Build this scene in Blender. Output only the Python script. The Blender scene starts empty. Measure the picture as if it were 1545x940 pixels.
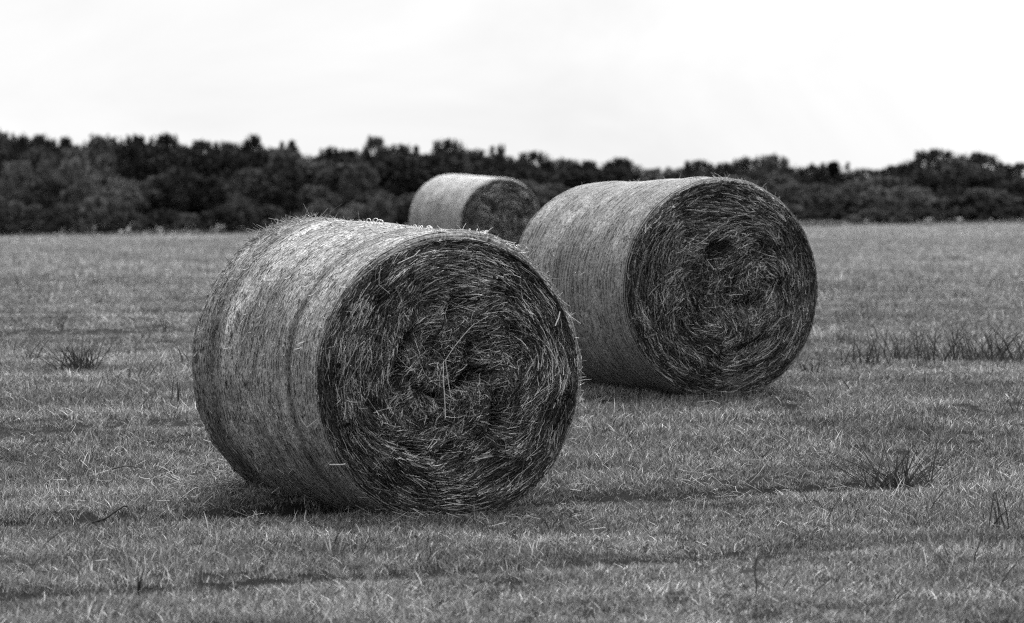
import bpy, math, random
import numpy as np
R = math.radians
rng = np.random.default_rng(7)
random.seed(7)
sc = bpy.context.scene
COL = sc.collection

# ------------------------------------------------------------------ camera
F = 5000.0                      # focal length in pixels of the 1545 px wide photograph
PW, PH, HOR = 1545.0, 940.0, 250.0
EYE = np.array([0.0, 0.0, 1.65])
PITCH = math.atan((PH / 2 - HOR) / F)
cam = bpy.data.cameras.new('camera')
cam.sensor_width = 36
cam.lens = 36 * F / PW
cam.clip_start = 0.5
cam.clip_end = 4000
cam.dof.use_dof = True
cam.dof.focus_distance = 17.0
cam.dof.aperture_fstop = 3.7
camo = bpy.data.objects.new('camera', cam)
camo.location = EYE
camo.rotation_euler = (R(90) - PITCH, 0, 0)
COL.objects.link(camo)
sc.camera = camo

# ------------------------------------------------------------------ sky and sun
SUN_EL, SUN_AZ = 72.0, 8.0    # azimuth from +Y (view direction) towards +X
world = bpy.data.worlds.new("World")
sc.world = world
world.use_nodes = True
nt = world.node_tree
nt.nodes.clear()
wo = nt.nodes.new('ShaderNodeOutputWorld')
bg = nt.nodes.new('ShaderNodeBackground')
sky = nt.nodes.new('ShaderNodeTexSky')
sky.sky_type = 'NISHITA'
sky.sun_disc = False
sky.sun_elevation = R(SUN_EL)
sky.sun_rotation = R(SUN_AZ)
sky.dust_density = 4.0
bw = nt.nodes.new('ShaderNodeRGBToBW')
tc = nt.nodes.new('ShaderNodeTexCoord')
mp = nt.nodes.new('ShaderNodeMapping')
mp.inputs['Scale'].default_value = (1.0, 1.0, 2.6)
mp.inputs['Location'].default_value = (0.3, 0.1, 0.0)
nz = nt.nodes.new('ShaderNodeTexNoise')
nz.inputs['Scale'].default_value = 5.5
nz.inputs['Detail'].default_value = 7
nz.inputs['Roughness'].default_value = 0.55
nz.inputs['Distortion'].default_value = 0.6
mr = nt.nodes.new('ShaderNodeMapRange')     # overcast cloud layer, brightness before the 0.1 strength
mr.inputs['From Min'].default_value = 0.32
mr.inputs['From Max'].default_value = 0.62
mr.inputs['To Min'].default_value = 8.6
mr.inputs['To Max'].default_value = 10.4
mixs = nt.nodes.new('ShaderNodeMix')
mixs.data_type = 'FLOAT'
mixs.inputs[0].default_value = 0.88
L = nt.links.new
L(sky.outputs[0], bw.inputs[0])
L(tc.outputs['Generated'], mp.inputs[0])
L(mp.outputs[0], nz.inputs['Vector'])
L(nz.outputs['Fac'], mr.inputs['Value'])
L(bw.outputs[0], mixs.inputs[2])
L(mr.outputs[0], mixs.inputs[3])
sxyz = nt.nodes.new('ShaderNodeSeparateXYZ')
L(tc.outputs['Generated'], sxyz.inputs[0])
zen = nt.nodes.new('ShaderNodeMapRange')      # an overcast sky is brighter overhead than at the horizon
zen.inputs['From Min'].default_value = 0.05
zen.inputs['From Max'].default_value = 1.0
zen.inputs['To Min'].default_value = 1.0
zen.inputs['To Max'].default_value = 3.0
L(sxyz.outputs['Z'], zen.inputs['Value'])
mul = nt.nodes.new('ShaderNodeMath')
mul.operation = 'MULTIPLY'
L(mixs.outputs[0], mul.inputs[0])
L(zen.outputs[0], mul.inputs[1])
side = nt.nodes.new('ShaderNodeMapRange')     # brighter ahead on the sun's side; unseen sky behind dimmed to deepen shade
side.inputs['From Min'].default_value = -0.9
side.inputs['From Max'].default_value = 0.8
side.inputs['To Min'].default_value = 0.42
side.inputs['To Max'].default_value = 1.0
L(sxyz.outputs['Y'], side.inputs['Value'])
mul2 = nt.nodes.new('ShaderNodeMath')
mul2.operation = 'MULTIPLY'
L(mul.outputs[0], mul2.inputs[0])
L(side.outputs[0], mul2.inputs[1])
L(mul2.outputs[0], bg.inputs['Color'])
bg.inputs['Strength'].default_value = 0.1
L(bg.outputs[0], wo.inputs[0])

sun = bpy.data.lights.new('sun', 'SUN')
sun.energy = 5.0
sun.angle = R(16)
sun.color = (1, 1, 1)
suno = bpy.data.objects.new('sun', sun)
COL.objects.link(suno)
from mathutils import Vector
sd = Vector((math.sin(R(SUN_AZ)) * math.cos(R(SUN_EL)), math.cos(R(SUN_AZ)) * math.cos(R(SUN_EL)), math.sin(R(SUN_EL))))
suno.rotation_euler = sd.to_track_quat('Z', 'Y').to_euler()
suno.location = (-20, 30, 40)

sc.view_settings.view_transform = 'Standard'
sc.view_settings.look = 'None'
sc.view_settings.exposure = 0.20
sc.view_settings.gamma = 1.0
sc.view_settings.use_curve_mapping = False
sc.cycles.use_denoising = False
sc.cycles.filter_width = 1.2
sc.cycles.max_bounces = 5
sc.cycles.diffuse_bounces = 3
sc.cycles.transparent_max_bounces = 8

# ------------------------------------------------------------------ helpers
CP, SP = math.cos(PITCH), math.sin(PITCH)
def at(px, py, d):
    """world point seen at pixel (px, py) of the photograph, d metres deep"""
    cx = (px - PW / 2) / F * d
    cy = (PH / 2 - py) / F * d
    return np.array([cx, d * CP + cy * SP, EYE[2] - d * SP + cy * CP])

_tab = np.random.default_rng(99).random((64, 64, 64)) * 2 - 1
def vnoise(p, seed=0):
    """smooth value noise in [-1, 1] for points (..., 3)"""
    p = np.asarray(p, float) + seed * 17.31
    i = np.floor(p).astype(int)
    f = p - i
    f = f * f * (3 - 2 * f)
    o = 0
    for dx in (0, 1):
        wx = f[..., 0] if dx else 1 - f[..., 0]
        for dy in (0, 1):
            wy = f[..., 1] if dy else 1 - f[..., 1]
            for dz in (0, 1):
                wz = f[..., 2] if dz else 1 - f[..., 2]
                o = o + wx * wy * wz * _tab[(i[..., 0] + dx) % 64, (i[..., 1] + dy) % 64, (i[..., 2] + dz) % 64]
    return o
def fbm(p, octv=3, seed=0):
    p = np.asarray(p, float)
    o, a, n = 0, 1.0, 0
    for k in range(octv):
        o = o + a * vnoise(p * 2 ** k, seed + k * 3)
        n += a
        a *= 0.5
    return o / n
def P2(x, y, z=0.0):
    x, y = np.broadcast_arrays(np.asarray(x, float), np.asarray(y, float))
    return np.stack([x, y, np.full(x.shape, z)], -1)

def make_mesh(name, verts, faces, shade=None, mat=None, smooth=False, uv=None):
    """faces: list of int arrays (n, k), all corners given; shade: one grey per vertex"""
    me = bpy.data.meshes.new(name)
    verts = np.asarray(verts, np.float32).reshape(-1, 3)
    if not isinstance(faces, (list, tuple)):
        faces = [faces]
    faces = [np.asarray(f, np.int32) for f in faces if len(f)]
    loops = np.concatenate([f.ravel() for f in faces])
    sizes = np.concatenate([np.full(len(f), f.shape[1], np.int32) for f in faces])
    starts = np.concatenate([[0], np.cumsum(sizes)[:-1]]).astype(np.int32)
    me.vertices.add(len(verts))
    me.vertices.foreach_set('co', verts.ravel())
    me.loops.add(len(loops))
    me.loops.foreach_set('vertex_index', loops)
    me.polygons.add(len(sizes))
    me.polygons.foreach_set('loop_start', starts)
    if smooth:
        me.polygons.foreach_set('use_smooth', np.ones(len(sizes), bool))
    if shade is not None:
        a = me.attributes.new('tone', 'FLOAT', 'POINT')
        a.data.foreach_set('value', np.asarray(shade, np.float32))
    if uv is not None:
        u = me.uv_layers.new(name='UVMap')
        u.data.foreach_set('uv', np.asarray(uv, np.float32)[loops].ravel())
    me.update(calc_edges=True)
    me.validate()
    if mat:
        me.materials.append(mat)
    return me

def put(name, me, parent=None, loc=(0, 0, 0), **props):
    o = bpy.data.objects.new(name, me)
    COL.objects.link(o)
    o.location = loc
    if parent:
        o.parent = parent
    for k, v in props.items():
        o[k] = v
    return o
def thing(name, label, cat, loc, group=None):
    o = put(name, None, None, loc, label=label, category=cat)
    o.empty_display_size = 0.2
    if group:
        o['group'] = group
    return o

def grid_faces(nu, nv, wrap_u=False):
    """verts ordered [u][v]"""
    iu = np.arange(nu if wrap_u else nu - 1)
    iv = np.arange(nv - 1)
    a, b = np.meshgrid(iu, iv, indexing='ij')
    a2 = (a + 1) % nu
    return np.stack([a * nv + b, a2 * nv + b, a2 * nv + b + 1, a * nv + b + 1], -1).reshape(-1, 4)

def tubes(paths, rad, shade, sides=3):
    """paths (N,K,3), rad (N,) or (N,K): thin tapered stalks. returns verts, faces, tone"""
    N, K, _ = paths.shape
    rad = np.broadcast_to(np.asarray(rad)[..., None] if np.ndim(rad) == 1 else rad, (N, K))
    t = np.gradient(paths, axis=1)
    t /= np.linalg.norm(t, axis=2, keepdims=True) + 1e-9
    ref = np.where(np.abs(t[..., 2:3]) > 0.9, np.array([1.0, 0, 0]), np.array([0, 0, 1.0]))
    u = np.cross(t, ref)
    u /= np.linalg.norm(u, axis=2, keepdims=True) + 1e-9
    v = np.cross(t, u)
    vs = []
    for s in range(sides):
        a = 2 * math.pi * s / sides + 0.4
        vs.append(paths + rad[..., None] * (u * math.cos(a) + v * math.sin(a)))
    V = np.stack(vs, 2).reshape(-1, 3)                 # N,K,sides
    base = (np.arange(N) * K * sides)[:, None, None]
    k = (np.arange(K - 1) * sides)[None, :, None]
    s = np.arange(sides)[None, None, :]
    s2 = (s + 1) % sides
    b = base + k
    Fq = np.stack([b + s, b + s2, b + sides + s2, b + sides + s], -1).reshape(-1, 4)
    tone = np.repeat(np.asarray(shade), K * sides)
    return V, Fq, tone

def join(parts):
    V, Fs, T, o = [], {}, [], 0
    for v, f, t in parts:
        V.append(v)
        for ff in (f if isinstance(f, list) else [f]):
            Fs.setdefault(ff.shape[1], []).append(ff + o)
        T.append(t)
        o += len(v)
    return np.concatenate(V), [np.concatenate(x) for x in Fs.values()], np.concatenate(T)

# ------------------------------------------------------------------ materials (all grey: black and white photograph)
def mat(name, rough=0.8, spec=0.2):
    m = bpy.data.materials.new(name)
    m.use_nodes = True
    n = m.node_tree
    p = n.nodes['Principled BSDF']
    p.inputs['Roughness'].default_value = rough
    p.inputs['Specular IOR Level'].default_value = spec
    return m, n, p
def node(n, t, **kw):
    x = n.nodes.new(t)
    for k, v in kw.items():
        if k in x.inputs.keys():
            x.inputs[k].default_value = v
        else:
            setattr(x, k, v)
    return x
def math_node(n, op, a, b=None):
    x = n.nodes.new('ShaderNodeMath')
    x.operation = op
    for i, s in enumerate((a, b)):
        if s is None:
            continue
        if isinstance(s, (int, float)):
            x.inputs[i].default_value = s
        else:
            n.links.new(s, x.inputs[i])
    return x.outputs[0]

def tone_mat(name, mul=1.0, noise_scale=0, noise_amt=0.0, rough=0.75, spec=0.25, trans=0.0, rand=0.0):
    """colour = per-stalk tone, times world-space noise, times per-instance variation"""
    m, n, p = mat(name, rough, spec)
    at_ = node(n, 'ShaderNodeAttribute', attribute_name='tone')
    c = math_node(n, 'MULTIPLY', at_.outputs['Fac'], mul)
    if noise_scale:
        g = node(n, 'ShaderNodeNewGeometry')
        nn = node(n, 'ShaderNodeTexNoise', Scale=noise_scale, Detail=4.0)
        mpg = node(n, 'ShaderNodeMapping')
        mpg.inputs['Scale'].default_value = (.5, 1.3, 1)
        n.links.new(g.outputs['Position'], mpg.inputs[0])
        n.links.new(mpg.outputs[0], nn.inputs['Vector'])
        r = node(n, 'ShaderNodeMapRange')
        r.inputs['From Min'].default_value = 0.3
        r.inputs['From Max'].default_value = 0.7
        r.inputs['To Min'].default_value = 1 - noise_amt
        r.inputs['To Max'].default_value = 1 + noise_amt
        n.links.new(nn.outputs['Fac'], r.inputs['Value'])
        c = math_node(n, 'MULTIPLY', c, r.outputs[0])
    if rand:
        oi = node(n, 'ShaderNodeObjectInfo')
        r = node(n, 'ShaderNodeMapRange')
        r.inputs['To Min'].default_value = 1 - rand
        r.inputs['To Max'].default_value = 1 + rand
        n.links.new(oi.outputs['Random'], r.inputs['Value'])
        c = math_node(n, 'MULTIPLY', c, r.outputs[0])
    n.links.new(c, p.inputs['Base Color'])
    if trans:
        out = n.nodes['Material Output']
        tr = node(n, 'ShaderNodeBsdfTranslucent')
        n.links.new(c, tr.inputs['Color'])
        mx = node(n, 'ShaderNodeMixShader')
        mx.inputs[0].default_value = trans
        n.links.new(p.outputs[0], mx.inputs[1])
        n.links.new(tr.outputs[0], mx.inputs[2])
        n.links.new(mx.outputs[0], out.inputs['Surface'])
    return m

M_STRAW = tone_mat('hay_stalks', 1.0, 0, 0, 0.6, 0.3)
M_GRASS = tone_mat('grass_blades', .93, 1.3, 0.5, 0.55, 0.35, trans=0.3, rand=0.25)
M_TUFT = tone_mat('sedge_blades', 1.0, 0, 0, 0.5, 0.4, trans=0.2)
M_BARK = tone_mat('bark', 1.0, 6, 0.4, 0.9, 0.1)
M_NET = tone_mat('net_string', 1.0, 0, 0, 0.45, 0.5)
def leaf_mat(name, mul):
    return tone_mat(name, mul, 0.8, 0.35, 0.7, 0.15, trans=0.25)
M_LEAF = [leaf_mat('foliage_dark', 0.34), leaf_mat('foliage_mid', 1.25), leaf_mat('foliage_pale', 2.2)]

# ground
m, n, p = mat('meadow_soil', 0.95, 0.1)
g = node(n, 'ShaderNodeNewGeometry')
a1 = node(n, 'ShaderNodeTexNoise', Scale=0.9, Detail=6.0)
a2 = node(n, 'ShaderNodeTexNoise', Scale=70.0, Detail=6.0, Roughness=0.8)
n.links.new(g.outputs['Position'], a1.inputs['Vector'])
n.links.new(g.outputs['Position'], a2.inputs['Vector'])
s_ = math_node(n, 'MULTIPLY', a1.outputs['Fac'], a2.outputs['Fac'])
r = node(n, 'ShaderNodeMapRange')
r.inputs['From Min'].default_value = 0.12
r.inputs['From Max'].default_value = 0.4
r.inputs['To Min'].default_value = 0.008
r.inputs['To Max'].default_value = 0.03
n.links.new(s_, r.inputs['Value'])
n.links.new(r.outputs[0], p.inputs['Base Color'])
b_ = node(n, 'ShaderNodeBump', Strength=1.0, Distance=0.03)
n.links.new(a2.outputs['Fac'], b_.inputs['Height'])
n.links.new(b_.outputs[0], p.inputs['Normal'])
M_SOIL = m

def side_mat(name, base):
    """pressed hay seen through the wrap: streaks along the winding direction, flecks, darker patches"""
    m, n, p = mat(name, 0.7, 0.25)
    uv = node(n, 'ShaderNodeAttribute', attribute_name='ring')
    mp1 = node(n, 'ShaderNodeMapping')
    mp1.inputs['Scale'].default_value = (7, 7, 120)
    mp2 = node(n, 'ShaderNodeMapping')
    mp2.inputs['Scale'].default_value = (62, 62, 115)
    mp3 = node(n, 'ShaderNodeMapping')
    mp3.inputs['Scale'].default_value = (3, 3, 6)
    outs = []
    for mp_, d in ((mp1, 3.0), (mp2, 4.0), (mp3, 3.0)):
        n.links.new(uv.outputs['Vector'], mp_.inputs[0])
        q = node(n, 'ShaderNodeTexNoise', Scale=1.0, Detail=d, Roughness=0.6)
        n.links.new(mp_.outputs[0], q.inputs['Vector'])
        outs.append(q.outputs['Fac'])
    def mr_(x, a, b, c, d):
        r = node(n, 'ShaderNodeMapRange')
        for k, v in zip(('From Min', 'From Max', 'To Min', 'To Max'), (a, b, c, d)):
            r.inputs[k].default_value = v
        n.links.new(x, r.inputs['Value'])
        return r.outputs[0]
    c = math_node(n, 'MULTIPLY', mr_(outs[0], .3, .7, .78, 1.2), mr_(outs[1], .36, .62, .15, 1.6))
    c = math_node(n, 'MULTIPLY', c, mr_(outs[2], .35, .65, .55, 1.3))
    t = node(n, 'ShaderNodeAttribute', attribute_name='tone')
    c = math_node(n, 'MULTIPLY', c, t.outputs['Fac'])
    c = math_node(n, 'MULTIPLY', c, base)
    n.links.new(c, p.inputs['Base Color'])
    b = node(n, 'ShaderNodeBump', Strength=0.8, Distance=0.012)
    n.links.new(math_node(n, 'ADD', outs[0], outs[1]), b.inputs['Height'])
    n.links.new(b.outputs[0], p.inputs['Normal'])
    return m
M_SIDE = side_mat('pressed_hay', 0.36)
M_CORE = tone_mat('shaded_inner_hay', 1.0, 40, 0.5, 0.95, 0.05)

# ------------------------------------------------------------------ terrain
DD = np.array([-60, 0, 12.0, 15.6, 20.2, 25, 46, 75, 110, 172, 190, 230, 600])
DR = np.array([1.75, 1.70, 1.665, 1.64, 1.40, 1.37, 1.45, 1.72, 2.35, 3.42, 3.5, 5.5, 25.0])
def smooth_interp(y):
    y = np.asarray(y, float)
    o = 0
    for k, w in ((-1, .25), (0, .5), (1, .25)):
        o = o + w * np.interp(y + k * np.clip(np.abs(y) * 0.05, 0.3, 8), DD, DR)
    return o
def base_z(x, y):
    d = smooth_interp(y)
    # far edge of the field is higher on the right
    d = d - np.clip((y - 60) / 110, 0, 1) * np.clip(x, -60, 60) * 0.0145
    return EYE[2] - d
def ground_point(px, py):
    lo, hi = 5.0, 400.0
    for d in np.geomspace(9, 240, 400):
        p_ = at(px, py, d)
        if p_[2] <= base_z(p_[0], p_[1]):
            return p_
    return at(px, py, 170)
RUTS = []
for (pa, pb, w, dep) in (((100, 784), (1150, 742), .17, .08), ((150, 784), (430, 776), .16, .06), ((60, 908), (1000, 852), .15, .04),
                         ((0, 655), (330, 640), .25, .02), ((0, 505), (300, 500), .5, .04), ((1100, 545), (1545, 540), .4, .03)):
    a, b = ground_point(*pa), ground_point(*pb)
    RUTS.append((a[:2], b[:2], w, dep))
def rut(x, y):
    """0..1: how deep inside a wheel rut, and its depth in metres"""
    best, z = 0 * np.asarray(x, float), 0
    for i, (a, b, w, dep) in enumerate(RUTS):
        d = b - a
        ln = math.hypot(*d)
        d = d / ln
        s = (x - a[0]) * d[0] + (y - a[1]) * d[1]
        t = -(x - a[0]) * d[1] + (y - a[1]) * d[0] + 0.12 * vnoise(P2(s * .6, i * 9.0), 3)
        m = np.exp(-(t / w) ** 2) * np.clip(1.2 - np.clip(np.maximum(-s, s - ln), 0, 9) / 1.2, 0.0, 1)
        m = m * np.clip(0.75 + 0.7 * vnoise(P2(s * 1.3, i * 5.0), 8), 0, 1)
        best = np.maximum(best, m)
        z = z + m * dep
    return best, z
def gz(x, y):
    x = np.asarray(x, float); y = np.asarray(y, float)
    far = np.clip(1 - (y - 30) / 50, 0, 1)
    return base_z(x, y) - rut(x, y)[1] + 0.02 * fbm(P2(x * .7, y * .7), 3, 5) + 0.008 * far * fbm(P2(x * 4, y * 4), 2, 6)

xs = np.unique(np.concatenate([np.linspace(-320, -14, 30), np.linspace(-14, 14, 190), np.linspace(14, 320, 30)]))
ys = np.unique(np.concatenate([np.linspace(-60, 9, 30), np.linspace(9, 26, 240), np.linspace(26, 60, 120), np.linspace(60, 240, 100), np.linspace(240, 900, 20)]))
X, Y = np.meshgrid(xs, ys, indexing='ij')
me = make_mesh('ground', np.stack([X, Y, gz(X, Y)], -1).reshape(-1, 3), grid_faces(len(xs), len(ys)), None, M_SOIL, True)
put('ground', me, kind='structure')

# ------------------------------------------------------------------ bales
def bale_frame(near, far):
    A = far - near
    Ln = np.linalg.norm(A)
    A = A / Ln
    H = np.cross(A, [0, 0, 1.0])
    H /= np.linalg.norm(H)          # points to the right of the axis direction
    U = np.cross(H, A)
    return A, H, U, Ln

class Bale:
    def __init__(s, near, far, an, bn, af, bf, seed, dents=(), pits=()):
        s.pits = pits
        s.near, s.far = near, far
        s.A, s.H, s.U, s.L = bale_frame(near, far)
        s.an, s.bn, s.af, s.bf, s.seed, s.dents = an, bn, af, bf, seed, dents
        mid = (near + far) / 2
        s.root = np.array([mid[0], mid[1], mid[2] - (bn + bf) / 2])
    def rim(s, phi, t, k=1.0):
        """offset from the axis at angle phi, position t (0 near, 1 far), in world axes"""
        phi, t = np.broadcast_arrays(np.asarray(phi, float), np.asarray(t, float))
        a = s.an + (s.af - s.an) * t
        b = s.bn + (s.bf - s.bn) * t
        c, n_ = np.cos(phi), np.sin(phi)
        q = np.stack([c * 1.7, n_ * 1.7, t * 3.0], -1)
        r = 1 + 0.014 * vnoise(q, s.seed) + 0.007 * vnoise(q * 3.1, s.seed + 4)
        r = r + .004 * vnoise(np.stack([c * 9, n_ * 9, t * 9.0], -1), s.seed + 5)
        r = r + 0.006 * vnoise(np.stack([c * .8, n_ * .8, t * 22.0], -1), s.seed + 6)
        for (t0, w, d) in s.dents:
            r = r - d * np.exp(-((t - t0) / w) ** 2)
        h = a * c * r * k
        v = b * n_ * r * k
        lim = -0.93 * b * k
        v = np.where(v < lim, lim + (v - lim) * 0.4, v)       # the bale sags where it stands
        return h, v
    def pt(s, phi, t, k=1.0, out=0.0):
        h, v = s.rim(phi, t, k)
        C = s.near + (s.far - s.near) * np.asarray(t)[..., None]
        return C + h[..., None] * s.H + v[..., None] * s.U
    def face_h(s, h, v, near=True):
        """how far the end face stands out at (h, v) metres from the axis"""
        a, b = (s.an, s.bn) if near else (s.af, s.bf)
        rho = np.sqrt((h / a) ** 2 + (v / b) ** 2)
        e = 0.055 * (1 - np.clip(rho, 0, 1) ** 6)
        sd_ = s.seed + (0 if near else 20)
        z = e + 0.07 * fbm(P2(h * 4.5, v * 4.5), 3, sd_) * np.clip((1 - rho) * 6, 0, 1)
        ph = np.arctan2(v + .04, h)
        z = z + 0.014 * vnoise(np.stack([rho * 13 + 0.4 * vnoise(P2(h * 3, v * 3), sd_ + 9), np.cos(ph) * 1.5, np.sin(ph) * 1.5], -1), sd_ + 2) * np.clip((1 - rho) * 8, 0, 1)
        if near:
            wx_ = .05 * vnoise(P2(h * 9, v * 9), sd_ + 50)
            wy_ = .05 * vnoise(P2(h * 9, v * 9), sd_ + 60)
            for (ph_, pv_, pw, pt, pd, pa) in s.pits:
                dh, dv = h + wx_ - ph_, v + wy_ - pv_
                z = z - pd * np.exp(-((dh * math.cos(pa) + dv * math.sin(pa)) / pw) ** 2 - ((dv * math.cos(pa) - dh * math.sin(pa)) / pt) ** 2)
        return z
    def face_pt(s, h, v, lift, near=True):
        z = s.face_h(h, v, near) + lift
        C, sg = (s.near, -1) if near else (s.far, 1)
        return C + h[..., None] * s.H + v[..., None] * s.U + sg * z[..., None] * s.A

def build_bale(name, label, B, dens=1.0, net_n=52, net_r=0.0016, net_tone=0.8, side_tone=None, bare=(0.86, 1.0), stalk=1.0, lip=.35, ftone=1.0, sdens=1.0, sring=1.0, group='round hay bales on the meadow'):
    root = thing(name, label, 'hay bale', B.root, group)
    rg = np.random.default_rng(B.seed)
    O = B.root
    # --- hay body: the pressed side between the two ends
    nu, nv = 540, 150
    phi = np.linspace(0, 2 * math.pi, nu, endpoint=False)
    e = 0.035 / B.L
    tt = np.concatenate([[0, 0, .0, .0], np.linspace(0.0, 1.0, nv), [1, 1]])
    kk = np.ones(len(tt))
    T = tt.copy()
    kk[0], kk[1], kk[2], kk[3] = 0.93, 0.955, 0.972, 0.985
    T[3] = 0.002
    T[4] = 0.008
    kk[4] = .995
    kk[-1], kk[-2] = 0.94, 0.975
    PH_, TT = np.meshgrid(phi, T, indexing='ij')
    KK = np.broadcast_to(kk, PH_.shape)
    V = B.pt(PH_, TT, KK)
    sl = P2(PH_ * 14, TT * 30)
    bump = 0.006 * fbm(sl, 3, B.seed + 1)
    nrm = (np.cos(PH_)[..., None] * B.H + np.sin(PH_)[..., None] * B.U)
    V = V + nrm * bump[..., None]
    # face ring stands slightly proud near the rim
    for j, zz in ((0, -.012), (1, -.006), (2, -.002), (3, .0)):
        V[:, j] -= B.A * zz
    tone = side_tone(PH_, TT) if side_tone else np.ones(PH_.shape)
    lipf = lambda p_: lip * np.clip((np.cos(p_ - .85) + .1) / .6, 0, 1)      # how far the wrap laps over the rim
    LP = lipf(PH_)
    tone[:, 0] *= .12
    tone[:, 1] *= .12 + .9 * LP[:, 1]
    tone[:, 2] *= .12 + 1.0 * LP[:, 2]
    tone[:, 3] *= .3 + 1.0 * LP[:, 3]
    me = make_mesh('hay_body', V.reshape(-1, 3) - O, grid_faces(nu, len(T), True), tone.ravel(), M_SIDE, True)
    ra = me.attributes.new('ring', 'FLOAT_VECTOR', 'POINT')
    ra.data.foreach_set('vector', np.stack([np.cos(PH_) * .65, np.sin(PH_) * .65, TT * B.L], -1).astype(np.float32).ravel())
    put('hay_body', me, root)
    # --- stalks pressed flat under the wrap, and short ends poking out
    N = int(15000 * dens * sdens)
    p0 = rg.random(N) * 2 * math.pi
    t0 = rg.random(N)
    ln = rg.uniform(.012, .052, N) * stalk
    an = rg.normal(0, .6, N)
    K = 4
    f = np.linspace(-.5, .5, K)[None, :]
    ph = p0[:, None] + f * (ln * np.cos(an))[:, None] / .65
    t = np.clip(t0[:, None] + f * (ln * np.sin(an))[:, None] / B.L, 0, 1)
    Pp = B.pt(ph, t)
    nn = np.cos(ph)[..., None] * B.H + np.sin(ph)[..., None] * B.U
    lift = 0.003 + rg.random(N)[:, None] * .005 + 0 * f
    poke = (rg.random(N) < .05)[:, None] * np.linspace(0, 1, K)[None, :] ** 2 * rg.uniform(.004, .022, N)[:, None]
    Pp = Pp + nn * (lift + poke)[..., None]
    st = np.ones(N) if side_tone is None else side_tone(p0, t0)
    sh = rg.choice([.03, .10, .25, .45, .65], N, p=[.30, .24, .20, .17, .09]) * rg.uniform(.8, 1.2, N) * st
    v, fq, to = tubes(Pp - O, rg.uniform(.0009, .0018, N) * stalk, sh)
    put('side_stalks', make_mesh('side_stalks', v, fq, to, M_STRAW), root, kind='stuff')
    # --- net wrap: strings round the bale with a zigzag between them
    parts = []
    ts = np.concatenate([[-.020, -.011, -.004], np.linspace(.008, 1 - .008, net_n)])
    ts = ts + np.concatenate([[0, 0, 0], rg.normal(0, .0028, net_n)])
    K = 260
    ph = np.linspace(0, 2 * math.pi, K + 1)
    for t0 in ts:
        k = 1.0
        off = 0
        if t0 < 0:                         # strings pulled over the rim on to the end face
            k, off, t0 = 1 + t0 * 1.7, -t0 * .9, 0.0
        w = .0022 * vnoise(P2(ph * 3, t0 * 99), B.seed)
        w = w + .006 * vnoise(P2(np.cos(ph) * 1.2, np.sin(ph) * 1.2 + t0 * 2), B.seed + 3)
        w[-1] = w[0]
        t = np.clip(t0 + w, 0, 1) if off == 0 else np.zeros(K + 1)
        Pp = B.pt(ph, t, k)
        nn = np.cos(ph)[..., None] * B.H + np.sin(ph)[..., None] * B.U
        Pp = Pp + nn * .0085 - B.A * off * 1.1
        inb = 1.0
        keep = rg.random() > (0.55 if bare[0] < t0 < bare[1] else 0.02)
        if not keep:
            continue
        tn_ = float(np.mean(side_tone(ph, np.full(K + 1, max(t0, .001))))) if side_tone else 1.0
        parts.append(tubes(Pp[None] - O, np.array([net_r * rg.uniform(.8, 1.2)]), np.array([min(.85, net_tone * rg.uniform(.75, 1.1) * (.35 + .65 * tn_))]), 4))
    Z = []
    nz_ = 210
    for i in range(3, len(ts) - 1):
        if bare[0] < ts[i] < bare[1] and rg.random() < .6:
            continue
        ph = np.linspace(0, 2 * math.pi, nz_ * 2 + 1)
        zz = np.where(np.arange(nz_ * 2 + 1) % 2 == 0, ts[i], ts[i + 1])
        Pp = B.pt(ph, zz)
        nn = np.cos(ph)[..., None] * B.H + np.sin(ph)[..., None] * B.U
        Z.append(Pp + nn * .0075 - O)
    Z = np.array(Z)
    parts.append(tubes(Z, np.full(len(Z), net_r * .55), np.full(len(Z), net_tone * .8), 3))
    v, fq, to = join(parts)
    put('net_wrap', make_mesh('net_wrap', v, fq, to, M_NET), root)

    # --- the end faces: wound stalks lying in rings, tangled towards the middle
    for near in (True, False):
        nm = 'end_face' if near else 'rear_face'
        a, b = (B.an, B.bn) if near else (B.af, B.bf)
        nr = 70
        rho = np.linspace(0, .965, nr)
        phi = np.linspace(0, 2 * math.pi, 240, endpoint=False)
        PP, RR = np.meshgrid(phi, rho, indexing='ij')
        h, v_ = B.rim(PP, np.full(PP.shape, 0.0 if near else 1.0), RR)
        W = B.face_pt(h, v_, np.full(h.shape, -0.045), near)
        core = (W.reshape(-1, 3) - O, grid_faces(240, nr, True), np.full(W.shape[0] * W.shape[1], .02))  # inner disc painted near black, for the shade deep between the stalks
        N = int((42000 if near else 4000) * dens)
        K = 5
        r0 = np.sqrt(rg.random(N)) * .998
        p0 = rg.random(N) * 2 * math.pi
        h = a * r0 * np.cos(p0)
        vv = b * r0 * np.sin(p0)
        cl = fbm(P2(h * 11, vv * 11), 2, B.seed + 31)          # clumps
        gap = fbm(P2(h * 22, vv * 22), 2, B.seed + 37)
        mid = np.clip((0.78 - r0) / .5, 0, 1)
        ang = .13 * rg.normal(size=N) + mid * rg.normal(size=N) * .6 + (0.14 + 1.7 * mid) * fbm(P2(h * 4.0, vv * 4.0), 2, B.seed + 41) * 2.2 * np.clip((1.02 - r0) * 3, 0.1, 1)
        ln = rg.uniform(.03, .125, N) * (1 - .3 * mid) * np.where(rg.random(N) < .12, 1.7, 1) * stalk
        curve = rg.normal(0, 1.0, N)
        kink = np.where(rg.random(N) < .10, rg.normal(0, .9, N), 0)
        bits = rg.random(N) < .07 + .3 * mid                      # short broken bits lying any way
        ang = np.where(bits, ang + rg.normal(0, .9, N), ang)
        ln = np.where(bits, ln * .5, ln)
        H_, V_ = np.zeros((N, K)), np.zeros((N, K))
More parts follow.
